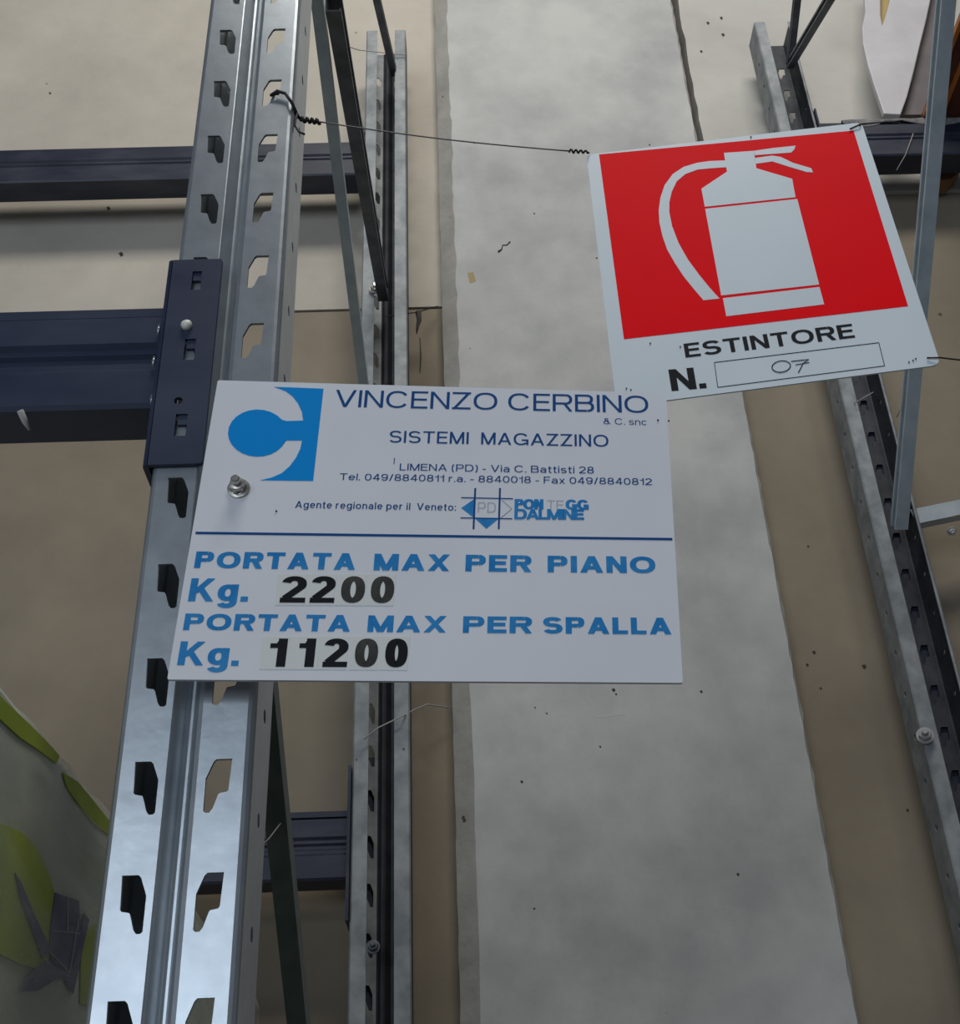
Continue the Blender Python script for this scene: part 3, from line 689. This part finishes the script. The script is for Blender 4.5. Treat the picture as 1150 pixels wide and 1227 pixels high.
# ------------------------------------------------------------------ wires
wl = thing('tie_wire', atY(327, 113, .63), 'dark twisted tie wire from left upright to extinguisher sign', 'wire')
P1 = atY(325, 114, .6335); 
tube('wire_hook', [atY(336, 112, .645), atY(331, 112, .633), atY(325, 114, .6285), atY(332, 109, .6275), atY(342, 112, .6275), atY(350, 124, .628), atY(357, 140, .64), atY(362, 144, .645)], 0.0013, WIRE, wl)
tube('wire_tail', [atY(356, 135, .636), atY(353, 150, .637), atY(358, 158, .637), atY(365, 161, .637)], 0.0008, WIRE, wl)
knot = []; ka = atY(360, 143, .64); kb = atY(383, 146, .645)
for k in range(25):
    t = k/24; knot.append(ka+(kb-ka)*t+Vector((0, 0.0016*math.cos(t*25), 0.0018*math.sin(t*25))))
tube('wire_knot', knot, 0.0012, WIRE, wl, 6)
e1 = PE.at(706, 184, 0.0015)
s0 = kb; ks = atY(682, 181, .655)
sp = [s0.lerp(ks, t/20)+Vector((0, 0, -0.003*math.sin(math.pi*t/20))) for t in range(21)]
tube('wire_span', sp, 0.00055, WIREG, wl, 6)
knot = [ks.lerp(e1, t/24)+Vector((0, 0.0012*math.cos(t*1.1), 0.0016*math.sin(t*1.1)*(1-t/30))) for t in range(25)]
tube('wire_knot', knot, 0.0008, WIRE, wl, 6)
wr = thing('tie_wire', PE.at(1029, 152, 0.001), 'short dark tie wire at top right corner of extinguisher sign', 'wire')
tube('wire_span', [PE.at(1018, 156, .001), PE.at(1030, 151, .0015), atY(1040, 148, .70), atY(1062, 146, 1.1), atY(1078, 147, 1.495)], 0.0007, WIRE, wr, 6)
wr2 = thing('tie_wire', PE.at(1120, 431, 0.001), 'thin dark tie wire leaving lower right corner of extinguisher sign', 'wire')
tube('wire_span', [PE.at(1110, 430, .001), PE.at(1126, 431, .002), atY(1138, 430, .64), atY(1152, 431.5, .64), atY(1320, 440, .64), (0.5657, 0.66, atY(1320, 440, .64)[2]+.01)], 0.0006, WIRE, wr2, 6)
wb = thing('dirty_string', atY(487, 376, 1.5), 'dirty string with hanging debris from left rear upright to the pillar', 'string')
tube('string', [atY(462, 379, 1.497), atY(487, 376, 1.52), atY(500, 374, 1.56), atY(524, 367, 1.598)], 0.0010, WIRE, wb, 6)
tube('debris', [atY(501, 374, 1.56), atY(502, 384, 1.56), atY(500, 392, 1.56), atY(499, 400, 1.56)], [0.005, 0.004, 0.0025, 0.0008], MUD, wb, 7)
tube('debris', [atY(503, 405, 1.56), atY(504, 425, 1.56), atY(503, 447, 1.56)], [0.0008, 0.0013, 0.0006], MUD, wb, 6)

def cobweb(label, pts, r=0.0005):
    o = tube('cobweb_strand', pts, r, WEB, None, 5); tag(o, label, 'cobweb'); return o
cobweb('pale cobweb strand on left rear upright, just below the load sign', [atY(436, 886, 1.495), atY(453, 872, 1.494), atY(482, 858, 1.494), atY(497, 850, 1.53), atY(512, 844, 1.57), atY(538, 848, 1.59)], 0.0010)
cobweb('pale cobweb strand across left rear upright near the frame top', [atY(408, 53, 1.30), atY(430, 60, 1.45), atY(458, 63, 1.494), atY(486, 66, 1.5)], 0.0009)
cobweb('faint cobweb strand by right rear upright, just below extinguisher sign', [atY(1008, 494, 1.60), atY(1025, 482, 1.495), atY(1046, 470, 1.493)], 0.0007)
cobweb('faint cobweb strand beside right strut, above its end', [atY(1074, 500, 1.50), atY(1090, 470, 1.40), atY(1098, 462, 1.35)], 0.0006)
cobweb('pale cobweb strand hanging under the dusty beam at right', [atY(1074, 204, 1.51), atY(1085, 185, 1.503), atY(1094, 160, 1.503)], 0.0008)
cobweb('thin cobweb strand on side of left front upright near bottom', [atY(305, 1020, 0.66), atY(322, 1005, 0.75), atY(345, 975, 0.9)], 0.0004)

# ------------------------------------------------------------------ wrapped load on its pallet, lower left
XB = -0.245
ld = thing('wrapped_pallet_load', (XB, 1.0, 0), 'film wrapped carton load with green print, behind left upright at bottom', 'pallet load')
YF, YB_ = 0.52, 1.49
for i in range(3):
    box('pallet_runner', (-1.25+i*0.45, YF, 0.0), (-1.13+i*0.45, YB_, 0.09), WOOD, ld, 0.002)
for i in range(6):
    y0 = YF+i*(YB_-YF-0.1)/5
    box('pallet_board', (-1.27, y0, 0.09), (XB, y0+0.1, 0.112), WOOD, ld, 0.002)
ZT = Z(0.2845)
box('carton', (-1.25, YF+0.01, 0.112), (XB, YB_-0.01, ZT), CARTON, ld, 0.004)
PB = Plane((XB, 0, 0), (1, 0, 0))
def Z8(x, y): return (x/2.745, y/2.745+780)
def pr(nm, pts, m, off=0.0012): return flat(nm, [Z8(*p_) for p_ in pts], PB, m, ld, off, 0.0006)
pr('green_print', [(-60, 90), (10, 165), (90, 240), (150, 300), (190, 345), (180, 370), (120, 325), (60, 285), (0, 230), (-60, 180)], GREEN)
pr('green_print', [(200, 400), (250, 430), (300, 490), (355, 560), (352, 605), (300, 565), (250, 500), (215, 450)], GREEN)
pr('green_print', [(-80, 540), (0, 570), (70, 600), (115, 650), (150, 720), (175, 800), (170, 930), (150, 1010), (115, 1045), (60, 1030), (0, 1000), (-80, 960)], GREEN)
pr('green_print', [(262, 960), (300, 900), (420, 860), (600, 900), (640, 1040), (560, 1150), (400, 1200), (258, 1160)], GREEN)
pr('leaf_print', [(38, 730), (60, 765), (95, 850), (150, 968), (152, 990), (128, 1012), (110, 960), (85, 890), (60, 820)], PURP, 0.0020)
pr('leaf_print', [(172, 795), (208, 808), (250, 822), (256, 925), (238, 1000), (218, 1058), (165, 1025), (150, 990), (158, 900)], PURP, 0.0020)
pr('leaf_print', [(135, 1018), (175, 1040), (218, 1062), (160, 1090), (110, 1118), (54, 1122), (90, 1065)], PURP, 0.0022)
pr('leaf_print', [(200, 1080), (240, 1010), (258, 920), (268, 860), (285, 885), (268, 960), (250, 1050), (232, 1128)], PURP, 0.0018)
for a, b in (((210, 810), (208, 920)), ((160, 920), (250, 930)), ((150, 990), (215, 1060)), ((215, 1060), (245, 880)), ((135, 1015), (160, 1050)), ((90, 1065), (160, 1050))):
    line('leaf_vein', Z8(*a), Z8(*b), 1.0, PB, PURPL, ld, 0.0027)
# stretch film: side sheet rising to a slack ridge and folding back over the top, with creases
vs = []; fs = []; ny, nz = 70, 26
zr0 = Z(0.2895); zr1 = Z(0.324)
for i in range(ny+1):
    y = YF-0.01+(YB_-YF+0.02)*i/ny; t = i/ny
    ztop = zr0+(zr1-zr0)*max(0, t-0.08)+0.0015*math.sin(i*1.1)
    for k in range(nz+1):
        s = k/nz
        if s < 0.8:
            z = 0.12+(ztop-0.12)*(s/0.8)**0.6; x = XB+0.006+0.0035*math.sin(9*y+22*z)*math.sin(5*z+3)+0.0015*math.sin(60*(z+0.7*y))
        else:
            u = (s-0.8)/0.2; z = ztop-(ztop-ZT-0.003)*u; x = XB+0.006-0.35*u
        vs.append((x, y, z))
for i in range(ny):
    for k in range(nz):
        a = i*(nz+1)+k; fs.append((a, a+1, a+nz+2, a+nz+1))
mesh('stretch_film', vs, fs, film, ld, True)

# ------------------------------------------------------------------ goods on the right bay
zb = Z(1.730)
def slab(name, pts, y, th, material, parent, holes=()):
    P_ = [atY(x, y_, y) for x, y_ in pts]; outer = [(p_.x, p_.z) for p_ in P_]
    hs = [[(atY(x, y_, y).x, atY(x, y_, y).z) for x, y_ in h] for h in holes]
    return plate_with_holes(name, outer, hs, y, th, material, parent)
wp = thing('polythene_sheet', atY(1071, 138, 1.5), 'white polythene sheet hanging to a tip, above dusty beam at top right', 'plastic sheet')
sh = slab('sheet', [(1036, -60), (1035, -10), (1037, 14), (1033, 32), (1034, 52), (1040, 78), (1048, 104), (1059, 136), (1079, 137), (1087, 115), (1095, 84), (1103, 50), (1110, 22), (1115, -2), (1125, -60)], 1.512, 0.012, FOAM, wp,
          [[(1055.5, -30), (1055, 0), (1055, 18), (1057, 30), (1060, 22), (1066, 0), (1070, -30)]])
bevel(sh, 0.002)
yb = slab('backing_board', [(1046, -40), (1046, 40), (1075, 40), (1075, -40)], 1.527, 0.003, YELL, wp)
gb = slab('board', [(1079, 137.5), (1118, 137), (1122, 60), (1128, -60), (1125, -60), (1112, 20), (1095, 90)], 1.534, 0.008, GREYB, None)
tag(gb, 'dark grey board standing behind the white polythene sheet', 'board')
bc = thing('brown_board', (0.945, 1.4, zb), 'dark red brown board with orange edging lying on dusty beam, top right corner', 'board')
def zat(px, py, z):
    r = ray(px, py); r = r*((z-EYE)/r[2]); return Vector((r[0], r[1], z))
XL = 0.846
vs = [(XL, 0.62, Z(1.735)), (1.6, 0.62, Z(1.735)), (1.6, 1.56, Z(1.735)), (XL, 1.56, Z(1.735))]
box('panel', (XL, 0.62, Z(1.7325)), (1.6, 1.53, Z(1.747)), BROWN, bc, 0.003)
box('edging', (XL-0.003, 0.62, Z(1.728)), (XL+0.004, 1.50, Z(1.737)), ORANGE, bc)
box('edging', (XL+0.026, 0.62, Z(1.7285)), (XL+0.033, 1.50, Z(1.7325)), ORANGE, bc)
tb = thing('tan_carton_block', atY(1135, 215, 1.56), 'tan brown block hanging on wall under the dusty beam, right of the strut', 'block')
slab('block', [(1121, 178), (1152, 174), (1150, 205), (1140, 214), (1119, 217)], 1.575, 0.035, TAN, tb)
